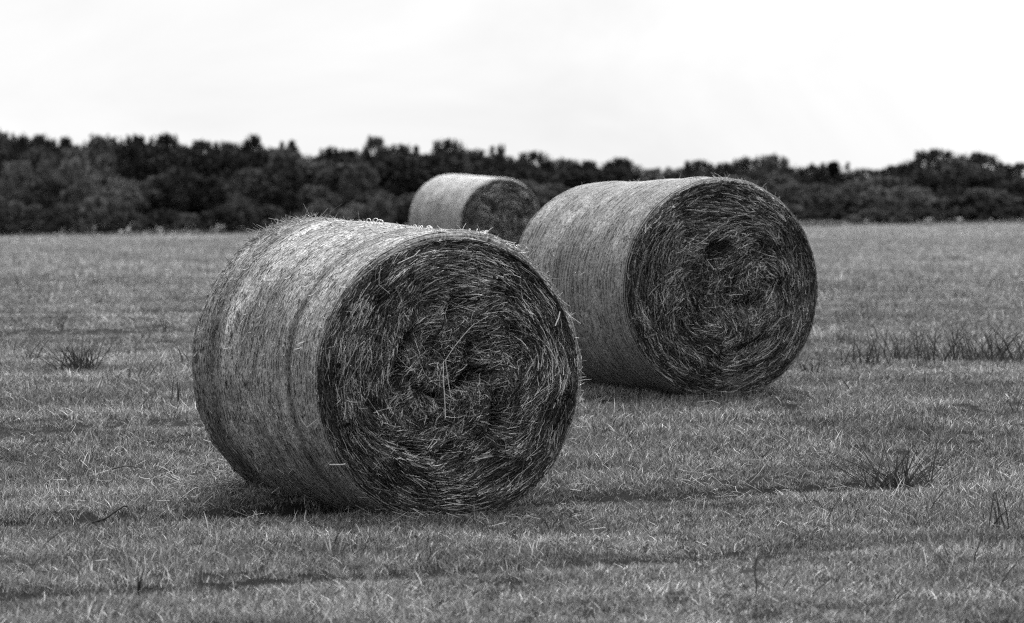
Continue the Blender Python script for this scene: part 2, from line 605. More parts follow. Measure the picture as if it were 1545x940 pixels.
        H_[:, 0], V_[:, 0] = h, vv
        for k in range(1, K):
            hp, vp = H_[:, k - 1], V_[:, k - 1]
            th = np.arctan2((vp + .05 * mid) / b, hp / a) + math.pi / 2 + ang
            if k == 1:
                th0 = th
            th = th0 + .55 * ((th - th0 + math.pi) % (2 * math.pi) - math.pi) + curve * .05 * k + kink * (k > 2)
            H_[:, k] = hp + np.cos(th) * ln / (K - 1)
            V_[:, k] = vp + np.sin(th) * ln / (K - 1)
        rr = np.sqrt((H_ / a) ** 2 + (V_ / b) ** 2)
        edge = .985 + .018 * rg.random(N)[:, None] - .043 * lipf(np.arctan2(V_ / b, H_ / a))
        lim = np.where(rr > edge, edge / np.maximum(rr, 1e-6), 1)
        H_, V_ = H_ * lim, V_ * lim
        low = -0.93 * b
        V_ = np.where(V_ < low, low + (V_ - low) * .4, V_)
        depth = -.042 * rg.random(N) ** .8 + .014 * cl
        stick = (rg.random(N) < .045) * rg.uniform(.0, .05, N)
        droop = (rg.random(N) < .5)
        depth = depth * np.clip((1 - r0) * 7, .12, 1) + .014 * np.clip((r0 - .8) / .15, 0, 1)
        lf = depth[:, None] + stick[:, None] * np.where(droop, 1, 0)[:, None] * np.linspace(0, 1, K)[None] ** 1.5 + .004 * rg.normal(size=(N, K))
        Pp = B.face_pt(H_, V_, lf, near)
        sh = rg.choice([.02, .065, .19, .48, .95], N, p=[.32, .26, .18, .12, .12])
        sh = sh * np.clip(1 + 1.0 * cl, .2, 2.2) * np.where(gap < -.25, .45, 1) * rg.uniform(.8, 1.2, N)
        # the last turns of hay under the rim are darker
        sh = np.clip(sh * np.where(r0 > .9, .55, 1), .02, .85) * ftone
        kp = ~((gap < -.45) & (depth > -.02))
        rd = rg.uniform(.0007, .0017, N) * stalk
        tp = np.linspace(1.1, .55, K)[None] * rd[:, None]
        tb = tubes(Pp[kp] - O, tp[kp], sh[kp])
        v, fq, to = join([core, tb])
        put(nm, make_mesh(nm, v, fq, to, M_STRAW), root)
    return root

def fringe(B, root, name, phis, ts, lens, outw, seed, tones=(.08, .6), r=.0013, spread=.7, tang=1.0):
    """loose stalks standing off the surface"""
    rg = np.random.default_rng(seed)
    N = len(phis)
    K = 5
    p0 = B.pt(phis, ts)
    nn = np.cos(phis)[:, None] * B.H + np.sin(phis)[:, None] * B.U
    tg = -np.sin(phis)[:, None] * B.H + np.cos(phis)[:, None] * B.U
    d = nn * outw[:, None] + tg * (rg.choice([-1, 1], N) * tang)[:, None] * rg.uniform(.3, 1, N)[:, None] + rg.normal(size=(N, 3)) * spread * .5
    d /= np.linalg.norm(d, axis=1, keepdims=True)
    bend = rg.normal(size=(N, 3)) * .25 - np.array([0, 0, .15])
    f = np.linspace(0, 1, K)[None, :, None]
    Pp = p0[:, None] - nn[:, None] * .006 + lens[:, None, None] * (d[:, None] * f + bend[:, None] * f * f * .6)
    sh = rg.uniform(*tones, N)
    v, fq, to = tubes(Pp - B.root, np.linspace(1, .5, K)[None] * rg.uniform(.7, 1.3, N)[:, None] * r, sh)
    return put(name, make_mesh(name, v, fq, to, M_STRAW), root, kind='stuff')

# bale 1, front left
d1, d2, d3 = 15.4, 20.2, 46.4
B1 = Bale(at(681, 570, d1), at(474, 546, d1 + 1.34), .688, .680, .665, .717, 11, dents=((.21, .022, .010), (.80, .02, .008), (.30, .015, .004)), pits=((.07, -.02, .11, .035, .12, .35), (-.13, -.10, .10, .03, .08, -.9), (.20, -.20, .09, .035, .10, 1.0), (-.02, -.33, .09, .03, .06, .2), (-.30, .12, .09, .035, .06, 1.2), (.02, .30, .09, .03, .07, 1.4), (-.22, -.34, .10, .03, .07, -.7), (.30, .14, .1, .03, .06, 1.9), (.10, .12, .05, .03, .06, .8)))
def tone1(phi, t):
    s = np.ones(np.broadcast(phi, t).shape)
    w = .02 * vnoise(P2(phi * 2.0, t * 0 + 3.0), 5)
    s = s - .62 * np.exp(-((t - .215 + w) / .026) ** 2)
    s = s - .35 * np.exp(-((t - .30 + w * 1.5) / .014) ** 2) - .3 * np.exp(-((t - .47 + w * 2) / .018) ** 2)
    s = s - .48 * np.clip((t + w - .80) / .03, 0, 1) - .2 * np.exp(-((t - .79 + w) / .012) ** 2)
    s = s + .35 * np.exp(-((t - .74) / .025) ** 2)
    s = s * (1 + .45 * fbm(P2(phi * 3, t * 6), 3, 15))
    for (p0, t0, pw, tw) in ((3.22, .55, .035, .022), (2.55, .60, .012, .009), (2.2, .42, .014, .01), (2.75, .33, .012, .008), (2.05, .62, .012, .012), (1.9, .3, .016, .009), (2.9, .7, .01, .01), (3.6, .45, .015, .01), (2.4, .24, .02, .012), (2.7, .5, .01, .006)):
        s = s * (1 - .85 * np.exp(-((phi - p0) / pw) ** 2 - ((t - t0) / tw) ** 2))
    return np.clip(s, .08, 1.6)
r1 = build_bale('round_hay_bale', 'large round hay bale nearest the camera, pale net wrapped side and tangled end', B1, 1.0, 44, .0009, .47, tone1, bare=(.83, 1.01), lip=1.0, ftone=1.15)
rg = np.random.default_rng(3)
N = 900
fringe(B1, r1, 'loose_hay', rg.normal(1.80, .24, N), np.clip(1 - np.abs(rg.normal(0, .025, N)), 0, 1), rg.uniform(.015, .06, N) * (1 + (rg.random(N) < .08)), rg.uniform(.05, .6, N), 31, (.04, .4), spread=1.3, r=.0015)
N = 500
fringe(B1, r1, 'rim_stalks', rg.uniform(-.4, 6.2, N), np.clip(np.abs(rg.normal(0, .012, N)), 0, 1), rg.uniform(.02, .07, N), rg.uniform(.0, .4, N), 32, (.15, .8), .0012)
# loops of loose net string on the crest
def net_loops(B, root, spots, seed):
    rg = np.random.default_rng(seed)
    out = []
    for (phi, t, n_, sz) in spots:
        K = 26 * n_
        u = np.linspace(0, 1, K)
        a = u * n_ * 2 * math.pi
        c = B.pt(np.full(K, phi), np.full(K, t))
        nn = math.cos(phi) * B.H + math.sin(phi) * B.U
        tg = -math.sin(phi) * B.H + math.cos(phi) * B.U
        wob = 1 + .65 * vnoise(P2(u * n_ * 1.3, phi * 9), seed)
        Pp = c + nn * ((.5 - .5 * np.cos(a)) * sz * wob + .004)[:, None] + B.A * ((u - .5) * .11 * n_ / 3 + np.sin(a) * sz * 1.3 * wob)[:, None] + tg * (vnoise(P2(u * 6, phi), seed + 1) * .03)[:, None]
        v, f, t_ = tubes(Pp[None] - B.root, np.array([.0014]), np.array([.8]), 5)
        put('loose_net_loop', make_mesh('loose_net_loop', v, f, t_, M_NET, True), root)
net_loops(B1, r1, [(1.62, .50, 5, .026), (1.66, .44, 3, .020), (1.60, .36, 3, .015), (1.56, .20, 4, .024), (1.60, .15, 3, .019), (1.35, .012, 4, .016), (1.1, .0, 3, .012)], 5)
# long pale straws hanging in the middle of the end, picked out one by one
def long_straws(B, root, dpt, lines, seed):
    out = []
    for pts, r, tn in lines:
        P_ = []
        for (px, py) in pts:
            q = at(px, py, dpt)
            # slide along the sight line on to the plane in front of the end face
            n_ = -B.A
            d_ = q - EYE
            k = np.dot(B.near + n_ * .085 - EYE, n_) / np.dot(d_, n_)
            P_.append(EYE + d_ * k)
        out.append((np.array(P_), r, tn))
    for P_, r, tn in out:
        v, f, t = tubes(P_[None] - B.root, np.array([r]), np.array([tn]), 5)
        put('long_straw', make_mesh('long_straw', v, f, t, M_STRAW), root)
long_straws(B1, r1, d1, [
    ([(716, 488), (700, 505), (684, 525), (671, 545)], .0015, .6),
    ([(669, 545), (669, 575), (671, 600), (672, 631)], .0019, .75),
    ([(672, 545), (675, 565), (677, 580), (680, 598)], .0015, .7),
    ([(575, 402), (572, 418), (572, 430), (588, 443)], .0014, .45),
    ([(634, 377), (625, 386), (612, 392), (600, 398)], .0018, .5),
    ([(845, 470), (843, 480), (840, 486), (838, 492)], .0026, .75),
    ([(497, 701), (508, 701), (516, 701), (521, 700)], .0026, .6),
], 3)

# bale 2, behind to the right
B2 = Bale(at(1089, 436, d2), at(907, 432, d2 + 1.32), .690, .672, .662, .666, 23, dents=((.5, .2, .004),), pits=((-.09, .21, .10, .05, .12, .5), (.17, -.09, .11, .035, .08, .1), (.04, .02, .10, .03, .06, 1.1), (-.3, -.2, .08, .05, .05, 1.3), (.1, -.36, .16, .03, .05, .3), (.3, .2, .1, .03, .05, 1.8)))
def tone2(phi, t):
    s = .78 + .3 * fbm(P2(phi * 3, t * 5), 3, 25) + 0 * t
    return np.clip(s, .2, 1.5)
r2 = build_bale('round_hay_bale', 'round hay bale standing behind to the right, wrap drawn in fine even rings', B2, .95, 44, .0017, .42, tone2, bare=(1.1, 1.2), stalk=1.1, ftone=.95, sdens=.5)
N = 260
fringe(B2, r2, 'rim_stalks', rg.uniform(-.9, 2.8, N), np.clip(np.abs(rg.normal(0, .02, N)), 0, 1), rg.uniform(.02, .08, N), rg.uniform(.1, .7, N), 33, (.05, .5), .0014)
N = 200
fringe(B2, r2, 'loose_hay', rg.uniform(1.2, 3.3, N), rg.random(N), rg.uniform(.015, .06, N), rg.uniform(.2, .9, N), 34, (.1, .6), .0013)

# bale 3, far off
B3 = Bale(at(756, 339, d3), at(678, 333, d3 + 1.28), .670, .650, .650, .660, 37)
r3 = build_bale('round_hay_bale', 'smallest round hay bale far off before the dark trees, half hidden', B3, .35, 40, .0022, .78, tone2, bare=(1.1, 1.2), stalk=1.8, ftone=.95, sdens=.5)

BALES = [B1, B2, B3]
def inside_bale(x, y, pad=0.0):
    m = np.zeros(np.shape(x), bool)
    for B in BALES:
        rx, ry = x - B.near[0], y - B.near[1]
        A2 = B.A[:2] / np.linalg.norm(B.A[:2])
        s = rx * A2[0] + ry * A2[1]
        t = rx * A2[1] - ry * A2[0]
        m |= (s > -pad) & (s < B.L + pad) & (np.abs(t) < .30 + pad)
    return m

# ------------------------------------------------------------------ meadow grass (stuff)
def tuft_mesh(name, nb, rad, hh, wid, seed, lean=.16, tones=(.008, .32), dry=.11, seg=4):
    rg = np.random.default_rng(seed)
    a = rg.random(nb) * 2 * math.pi
    q = np.sqrt(rg.random(nb)) * rad
    bx, by = q * np.cos(a), q * np.sin(a)
    h = hh * rg.uniform(.45, 1.15, nb)
    dr = rg.normal(0, 1, (nb, 2)) * .46 + np.array([lean, -.05])
    f = np.linspace(0, 1, seg)
    cur = rg.uniform(.1, 1.0, nb)
    X = bx[:, None] + h[:, None] * (dr[:, 0:1] * (f * .5 + cur[:, None] * f * f))
    Yy = by[:, None] + h[:, None] * (dr[:, 1:2] * (f * .5 + cur[:, None] * f * f))
    Z = h[:, None] * (f - .25 * cur[:, None] * f * f) - .01
    C = np.stack([X, Yy, Z], -1)
    wa = rg.random(nb) * math.pi
    wd = np.stack([np.cos(wa), np.sin(wa), np.zeros(nb)], -1)[:, None]
    w = (wid * rg.uniform(.6, 1.3, nb))[:, None] * np.array([1, .9, .65, .12])[None, :seg]
    V = np.stack([C - wd * w[..., None] * .5, C + wd * w[..., None] * .5], 2).reshape(-1, 3)
    b = (np.arange(nb) * seg * 2)[:, None] + (np.arange(seg - 1) * 2)[None]
    Fq = np.stack([b, b + 1, b + 3, b + 2], -1).reshape(-1, 4)
    tn = rg.uniform(*tones, nb)
    tn = np.where(rg.random(nb) < dry, rg.uniform(.42, .85, nb), tn)
    return make_mesh(name, V, Fq, np.repeat(tn, seg * 2), M_GRASS)

def scatter(name, pts, rot, scl, idx, meshes, label=None):
    lib = bpy.data.collections.new(name + '_blades')
    for i, m_ in enumerate(meshes):
        o = bpy.data.objects.new('%s_%02d' % (name, i), m_)
        lib.objects.link(o)
    me = bpy.data.meshes.new(name)
    me.vertices.add(len(pts))
    me.vertices.foreach_set('co', pts.astype(np.float32).ravel())
    for nm, arr, ty in (('rot', rot, 'FLOAT_VECTOR'), ('scl', scl, 'FLOAT_VECTOR')):
        a = me.attributes.new(nm, ty, 'POINT')
        a.data.foreach_set('vector', arr.astype(np.float32).ravel())
    a = me.attributes.new('idx', 'INT', 'POINT')
    a.data.foreach_set('value', idx.astype(np.int32))
    o = put(name, me, kind='stuff')
    if label:
        o['label'] = label
        o['category'] = 'grass'
    gt = bpy.data.node_groups.new(name, 'GeometryNodeTree')
    gt.interface.new_socket('Geometry', in_out='INPUT', socket_type='NodeSocketGeometry')
    gt.interface.new_socket('Geometry', in_out='OUTPUT', socket_type='NodeSocketGeometry')
    gi = gt.nodes.new('NodeGroupInput')
    go = gt.nodes.new('NodeGroupOutput')
    ci = gt.nodes.new('GeometryNodeCollectionInfo')
    ci.inputs['Collection'].default_value = lib
    ci.inputs['Separate Children'].default_value = True
    ci.inputs['Reset Children'].default_value = True
    ip = gt.nodes.new('GeometryNodeInstanceOnPoints')
    ip.inputs['Pick Instance'].default_value = True
    def na(nm, ty):
        x = gt.nodes.new('GeometryNodeInputNamedAttribute')
        x.data_type = ty
        x.inputs['Name'].default_value = nm
        return x.outputs['Attribute']
    k = gt.links.new
    k(gi.outputs[0], ip.inputs['Points'])
    k(ci.outputs[0], ip.inputs['Instance'])
    k(na('idx', 'INT'), ip.inputs['Instance Index'])
    k(na('rot', 'FLOAT_VECTOR'), ip.inputs['Rotation'])
    k(na('scl', 'FLOAT_VECTOR'), ip.inputs['Scale'])
    k(ip.outputs[0], go.inputs[0])
    md = o.modifiers.new('scatter', 'NODES')
    md.node_group = gt
    return o

rg = np.random.default_rng(101)
allp, allr, alls, alli = [], [], [], []
NV = 8
for (y0, y1, dens, sc_, wx) in ((10.8, 17, 620, 1.0, .19), (17, 25, 400, 1.15, .185), (25, 42, 130, 1.6, .18), (42, 80, 36, 2.6, .175), (80, 176, 8, 4.6, .17)):
    area = wx * (y1 ** 2 - y0 ** 2)
    N = int(area * dens)
    y = np.sqrt(rg.random(N) * (y1 ** 2 - y0 ** 2) + y0 ** 2)
    x = (rg.random(N) * 2 - 1) * wx * y
    rt = rut(x, y)[0]
    cl = fbm(P2(x * 1.8, y * 1.8), 3, 55)
    keep = (rg.random(N) > rt * .2) & (rg.random(N) < .9 + .6 * cl)
    keep &= ~inside_bale(x, y, -.02)
    keep |= (y > 42)
    x, y, rt, cl = x[keep], y[keep], rt[keep], cl[keep]
    n_ = len(x)
    s = sc_ * (1 + .35 * cl) * (1 - .6 * rt) * rg.uniform(.75, 1.2, n_)
    if y0 >= 25:
        s *= .85
    nb = inside_bale(x, y, .16)
    z = gz(x, y)
    allp.append(np.stack([x, y, z], -1))
    allr.append(np.stack([rg.normal(0, .1, n_), rg.normal(0, .1, n_), rg.normal(0, .7, n_)], -1))
    vs = s * rg.uniform(.8, 1.15, n_) * (1 + .35 * fbm(P2(x * .9, y * .45), 2, 71)) * np.where(nb, 1.25, 1) * (1.0 if sc_ < 3 else .55)
    alls.append(np.stack([s, s, vs], -1))
    alli.append(np.where(rg.random(n_) < (.015 if y0 < 25 else .04 if y0 < 42 else 0), NV + rg.integers(0, 4, n_), rg.integers(0, NV, n_) if y0 < 42 else NV + 4 + rg.integers(0, 4, n_)))
vars_ = [tuft_mesh('grass_clump', 38, .05,   .043, .0028, 200 + i) for i in range(NV)]
vars_ += [tuft_mesh('tall_blades', 3, .04, .15, .0055, 300 + i, lean=.1, tones=(.02, .07), dry=.0) for i in range(3)]
vars_ += [tuft_mesh('pale_blades', 3, .04, .11, .006, 310, lean=.3, tones=(.5, .7), dry=.0)]
vars_ += [tuft_mesh('stubble_clump', 30, .05, .046, .0032, 330 + i, tones=(.05, .34), dry=.10) for i in range(4)]
scatter('meadow_grass', np.concatenate(allp), np.concatenate(allr), np.concatenate(alls), np.concatenate(alli), vars_,
        'short mown meadow grass covering the whole field around the bales')

# cut straw lying on the stubble (stuff)
def litter():
    rg = np.random.default_rng(77)
    P_ = []
    for (px0, px1, py0, py1, N) in ((60, 430, 690, 790, 160), (250, 420, 690, 757, 300), (1010, 1190, 715, 765, 70), (840, 1200, 730, 760, 45), (1180, 1545, 690, 760, 60), (520, 900, 765, 800, 160), (0, 1545, 560, 930, 170), (0, 1545, 400, 560, 160)):
        for _ in range(N):
            P_.append(ground_point(rg.uniform(px0, px1), rg.uniform(py0, py1))[:2])
    P_ = np.array(P_)
    n_ = len(P_)
    K = 4
    a = rg.random(n_) * 2 * math.pi
    ln = rg.uniform(.03, .12, n_)
    f = np.linspace(-.5, .5, K)[None]
    ca = a[:, None] + rg.normal(0, .4, n_)[:, None] * f
    x = P_[:, 0:1] + np.cos(ca) * ln[:, None] * f
    y = P_[:, 1:2] + np.sin(ca) * ln[:, None] * f
    z = gz(x, y) + rg.uniform(.01, .05, n_)[:, None] + rg.normal(0, .5, n_)[:, None] * f * ln[:, None]
    sh = rg.choice([.06, .2, .35, .55], n_, p=[.25, .35, .28, .12])
    v, fq, to = tubes(np.stack([x, y, z], -1), rg.uniform(.0006, .0014, n_), sh)
    o = put('cut_straw', make_mesh('cut_straw', v, fq, to, M_STRAW), kind='stuff')
    o['label'] = 'pale cut straw scattered over the short grass'
litter()

# ------------------------------------------------------------------ single tufts and plants
def sedge(name, label, cat, px, py, nb, hgt, spread, seed, tones=(.03, .12), wid=.008, lean=0.0, group=None, rad=.05, droop=1.0):
    rg = np.random.default_rng(seed)
    b = ground_point(px, py)
    b[2] = gz(b[0], b[1])
    seg = 6
    a = rg.random(nb) * 2 * math.pi
    q = rg.random(nb) * rad
    h = hgt * rg.uniform(.5, 1.1, nb)
    dx = rg.normal(0, spread, nb) + lean
    dy = rg.normal(0, spread * .6, nb)
    f = np.linspace(0, 1, seg)[None]
    cv = rg.uniform(.1, .9, nb)[:, None] * droop
    C = np.stack([(q * np.cos(a))[:, None] * 2 + dx[:, None] * h[:, None] * (f + cv * f * f), (q * np.sin(a))[:, None] + dy[:, None] * h[:, None] * (f + cv * f * f),
                  h[:, None] * (f - .35 * cv * f ** 2.5) - .02], -1)
    wa = rg.normal(0, .5, nb)
    wd = np.stack([np.cos(wa), np.sin(wa), np.zeros(nb)], -1)[:, None]
    w = wid * rg.uniform(.6, 1.2, nb)[:, None] * np.array([.8, 1, .9, .7, .42, .05])[None]
    fold = np.array([0, 0, 0.0])
    V = np.stack([C - wd * w[..., None] * .5, C + np.array([0, .35, 0]) * w[..., None], C + wd * w[..., None] * .5], 2).reshape(-1, 3)
    bb = (np.arange(nb) * seg * 3)[:, None] + (np.arange(seg - 1) * 3)[None]
    Fq = np.concatenate([np.stack([bb, bb + 1, bb + 4, bb + 3], -1).reshape(-1, 4), np.stack([bb + 1, bb + 2, bb + 5, bb + 4], -1).reshape(-1, 4)])
    tn = rg.uniform(*tones, nb)
    me = make_mesh(name, V, Fq, np.repeat(tn, seg * 3), M_TUFT)
    o = put(name, me, None, tuple(b), label=label, category=cat)
    if group:
        o['group'] = group
    return o
sedge('rush_tuft', 'wispy dark tuft in the shaded rut just left of the nearest bale', 'grass tuft', 262, 782, 60, .13, .6, 77, (.015, .05), .006, rad=.12)
SG = 'dark sedge tufts in the meadow'
sedge('sedge_tuft', 'compact dark sedge tuft in the grass left of the nearest bale', 'grass tuft', 120, 562, 64, .28, .46, 1, (.02, .07), group=SG, wid=.009, rad=.08)
sedge('sedge_tuft', 'wide dark sedge tuft with long arching blades in the right foreground', 'grass tuft', 1362, 735, 95, .34, .68, 2, (.02, .08), group=SG, wid=.008, lean=-.15, rad=.09)
sedge('sedge_tuft', 'three tall upright blades close beside the left edge of the nearest bale', 'grass tuft', 268, 612, 5, .24, .08, 3, (.03, .06), group=SG, wid=.009, rad=.03)
for i, (x, y, nb, h, w_) in enumerate([(1312, 552, 16, .15, 'dark upright tuft at the left end of the tall grass row'), (1352, 548, 12, .16, 'narrow tuft second from the left in the tall grass row'),
                       (1398, 550, 16, .19, 'tall thin tuft in the middle of the grass row at right'), (1440, 548, 14, .19, 'leaning tuft right of the middle in the tall grass row'),
                       (1490, 546, 18, .22, 'tallest bushy tuft in the grass row near the right border'), (1532, 548, 14, .22, 'tall tuft cut by the right border of the photo')]):
    sedge('tall_grass_tuft', w_, 'grass tuft', x, y, nb + 18, h * 1.9, .32, 40 + i, (.02, .10), .009, group='row of taller grass tufts at the right', rad=.12)
for i, (x, y, nb, h, w_) in enumerate([(1310, 468, 14, .13, 'low dark tuft in the field just right of the second bale'), (250, 500, 7, .14, 'thin dark tuft in the field beyond the nearest bale'),
                       (88, 498, 7, .13, 'sparse bent tuft above the compact sedge at left'), (45, 545, 5, .16, 'few upright blades near the left border of the field'),
                       (205, 575, 6, .12, 'short slanting tuft between the compact sedge and nearest bale'), (1090, 870, 0, 0, ''),
                       (1480, 650, 8, .08, 'low dark tuft right of the arching sedge'), (1515, 800, 4, .20, 'two or three bare upright blades low at the right border'),
                       (205, 905, 6, .13, 'small dark tuft in the grass at the bottom left'), (1225, 565, 10, .12, 'short tuft at the right foot of the second bale')]):
    if nb:
        sedge('grass_tuft', w_, 'grass tuft', x, y, nb + 5, h * 1.5, .35, 60 + i, (.02, .09), .008, group='small loose tufts in the meadow', rad=.04)

def stem_plant():
    b = ground_point(1140, 905)
    b[2] = gz(b[0], b[1])
    t = thing('dark_weed', 'small dark broad leaved weed low in the right foreground', 'weed', tuple(b))
    v, f, to = tubes(np.array([[[0, 0, -.01], [.004, 0, .05], [-.003, 0, .09], [0, .005, .13], [.008, .005, .155]]]), np.array([.003]), np.array([.05]), 6)
    put('stem', make_mesh('stem', v, f, to, M_TUFT), t)
    for (z, ax, tilt, ln) in ((.10, 2.9, .15, .07), (.105, .3, .3, .05), (.13, 1.2, .9, .05), (.14, 2.2, 1.1, .06), (.06, .2, -.1, .04)):
        k = np.linspace(0, 1, 6)
        c = np.stack([math.cos(ax) * math.cos(tilt) * ln * k, .3 * math.sin(ax) * ln * k, z + math.sin(tilt) * ln * k - .02 * k ** 2], -1)
        w = .018 * np.sin(math.pi * np.clip(k * .95 + .05, 0, 1)) ** .7
        sd_ = np.array([-math.sin(tilt) * .4, .5, .8])
        V = np.stack([c - sd_ * w[:, None] * .5, c + sd_ * w[:, None] * .5], 1).reshape(-1, 3)
        i = np.arange(5) * 2
        put('leaf', make_mesh('leaf', V, np.stack([i, i + 1, i + 3, i + 2], -1), np.full(12, .04), M_TUFT), t)
stem_plant()
def stick(name, label, pts, r, tone, cat='stick'):
    P_ = []
    for (px, py, up) in pts:
        q = ground_point(px, py)
        q[2] = gz(q[0], q[1]) + up
        P_.append(q)
    P_ = np.array(P_)
    k = np.linspace(0, len(P_) - 1, 14)
    Q = np.stack([np.interp(k, np.arange(len(P_)), P_[:, j]) for j in range(3)], -1)
    Q += .006 * np.stack([vnoise(P2(k * 2, j * 7.0), 4) for j in range(3)], -1)
    o = Q.mean(0)
    o[2] = Q[:, 2].min()
    v, f, to = tubes((Q - o)[None], np.linspace(1.1, .5, 14)[None] * r, np.array([tone]), 7)
    put(name, make_mesh(name, v, f, to, M_BARK, True), None, tuple(o), label=label, category=cat)
stick('dry_stick', 'dark bent stick lying in the shade left of the nearest bale', [(140, 778, .03), (160, 780, .06), (190, 777, .07), (212, 780, .04)], .006, .04)
stick('dry_stick', 'thin dark twig on the grass above the bent stick at left', [(170, 725, .04), (190, 722, .06), (218, 720, .05)], .0035, .05, 'twig')

# ------------------------------------------------------------------ woodland edge
def crown_mesh(name, kind, seed, w, h, material):
    """leaf clumps through the crown's volume; unit: metres, base at z = 0"""
    rg = np.random.default_rng(seed)
    n_c = 170 if kind != 'shrub' else 110
    q = rg.random((n_c, 3))
    z = q[:, 0]
    if kind == 'round':
        rad = np.sqrt(np.clip(1 - (2 * z - .92) ** 2 / 1.17, 0, 1))
    elif kind == 'spire':
        z = z ** 1.25
        rad = (1 - z) ** .85
    else:
        rad = np.sqrt(np.clip(1 - z * z, 0, 1))
    a = q[:, 1] * 6.2832
    rad = rad * (1 + .22 * vnoise(np.stack([np.cos(a) * 1.6, np.sin(a) * 1.6, z * 4], -1), seed)) * (.45 + .55 * q[:, 2] ** .5)
    cl = np.stack([np.cos(a) * rad * w / 2, np.sin(a) * rad * w / 2, z * h], -1)
    # two or three leaders above the crown
    for _ in range(6):
        a = rg.random() * 6.28
        u = rg.random() * .3
        for kk_ in range(5):
            cl = np.vstack([cl, [[math.cos(a) * u * w, math.sin(a) * u * w, h * (.99 - .45 * u * u + (.018 + .03 * u) * (kk_ - 1.5))]]])
    V, T = [], []
    for i, c in enumerate(cl):
        small = i >= n_c
        m_ = 12 if small else 36
        r_ = ((.16 - .024 * ((i - n_c) % 5)) if small else rg.uniform(.13, .32)) * (w / 3.2) ** .5
        d = rg.normal(size=(m_, 3))
        d /= np.linalg.norm(d, axis=1, keepdims=True)
        p_ = c + d * (r_ * rg.random(m_) ** .45)[:, None] * np.array([1, 1, 1.6 if small else 1.35])
        sz = rg.uniform(.05, .115, m_)
        u = rg.normal(size=(m_, 3)); u /= np.linalg.norm(u, axis=1, keepdims=True)
        v = np.cross(u, rg.normal(size=(m_, 3))); v /= np.linalg.norm(v, axis=1, keepdims=True)
        V.append(np.stack([p_ - u * sz[:, None], p_ + v * sz[:, None] * .6, p_ + u * sz[:, None], p_ - v * sz[:, None] * .6], 1).reshape(-1, 3))
        T.append(np.repeat(rg.uniform(.035, .06, m_) * rg.uniform(.75, 1.3), 4))
    V, T = np.concatenate(V), np.concatenate(T)
    return make_mesh(name, V, np.arange(len(V)).reshape(-1, 4), T, material)
def trunk_mesh(name, h, w, seed):
    rg = np.random.default_rng(seed)
    out = []
    K = 7
    f = np.linspace(0, 1, K)
    P_ = np.stack([.12 * vnoise(P2(f * 3, 1.0 + seed), 1), .12 * vnoise(P2(f * 3, 5.0 + seed), 2), f * h * .92 - .1], -1)
    out.append(tubes(P_[None], (np.linspace(1, .2, K) * .075)[None], np.array([.08]), 7))
    for i in range(8):
        k = rg.uniform(.2, .8)
        b = np.array([np.interp(k, f, P_[:, j]) for j in range(3)])
        a = rg.random() * 6.28
        ln = w * .42 * rg.uniform(.6, 1) * (1.1 - k)
        g_ = np.linspace(0, 1, 5)[:, None]
        Q = b + g_ * np.array([math.cos(a) * ln, math.sin(a) * ln, ln * .5]) + g_ ** 2 * np.array([0, 0, ln * .4])
        out.append(tubes(Q[None], (np.linspace(1, .25, 5) * .03)[None], np.array([.08]), 5))
    v, f_, t = join(out)
    return make_mesh(name, v, f_, t, M_BARK, True)

CROWNS = {}
for kind, w, h in (('round', 3.4, 3.6), ('spire', 2.6, 4.0), ('shrub', 3.0, 2.0)):
    for mi in range(3):
        for k in range(3):
            CROWNS[(kind, mi, k)] = crown_mesh('crown', kind, 500 + mi * 31 + k * 7 + len(kind), w, h, M_LEAF[mi])
TRUNKS = [trunk_mesh('trunk', 4.6, 3.2, 5 + i) for i in range(3)]

TOPX = [0, 30, 60, 100, 150, 200, 250, 300, 350, 385, 440, 500, 560, 600, 640, 675, 720, 760, 785, 810, 850, 880, 930, 980, 1010, 1050, 1090, 1120, 1160, 1200, 1225, 1260, 1300, 1350, 1375, 1405, 1440, 1475, 1510, 1545]
TOPY = [203, 210, 208, 212, 209, 208, 206, 216, 219, 208, 216, 226, 211, 222, 236, 214, 230, 222, 244, 232, 243, 246, 242, 258, 256, 245, 249, 242, 237, 256, 253, 248, 258, 253, 248, 230, 243, 235, 252, 250]
ORD = ['first', 'second', 'third', 'fourth', 'fifth', 'sixth', 'seventh', 'eighth', 'ninth', 'tenth', 'eleventh', 'twelfth', 'thirteenth', 'fourteenth', 'fifteenth', 'sixteenth', 'seventeenth', 'eighteenth', 'nineteenth', 'twentieth',
       'twenty-first', 'twenty-second', 'twenty-third', 'twenty-fourth', 'twenty-fifth', 'twenty-sixth', 'twenty-seventh', 'twenty-eighth', 'twenty-ninth', 'thirtieth', 'thirty-first', 'thirty-second', 'thirty-third', 'thirty-fourth', 'thirty-fifth', 'thirty-sixth', 'thirty-seventh', 'thirty-eighth', 'thirty-ninth', 'fortieth']
rg = np.random.default_rng(909)
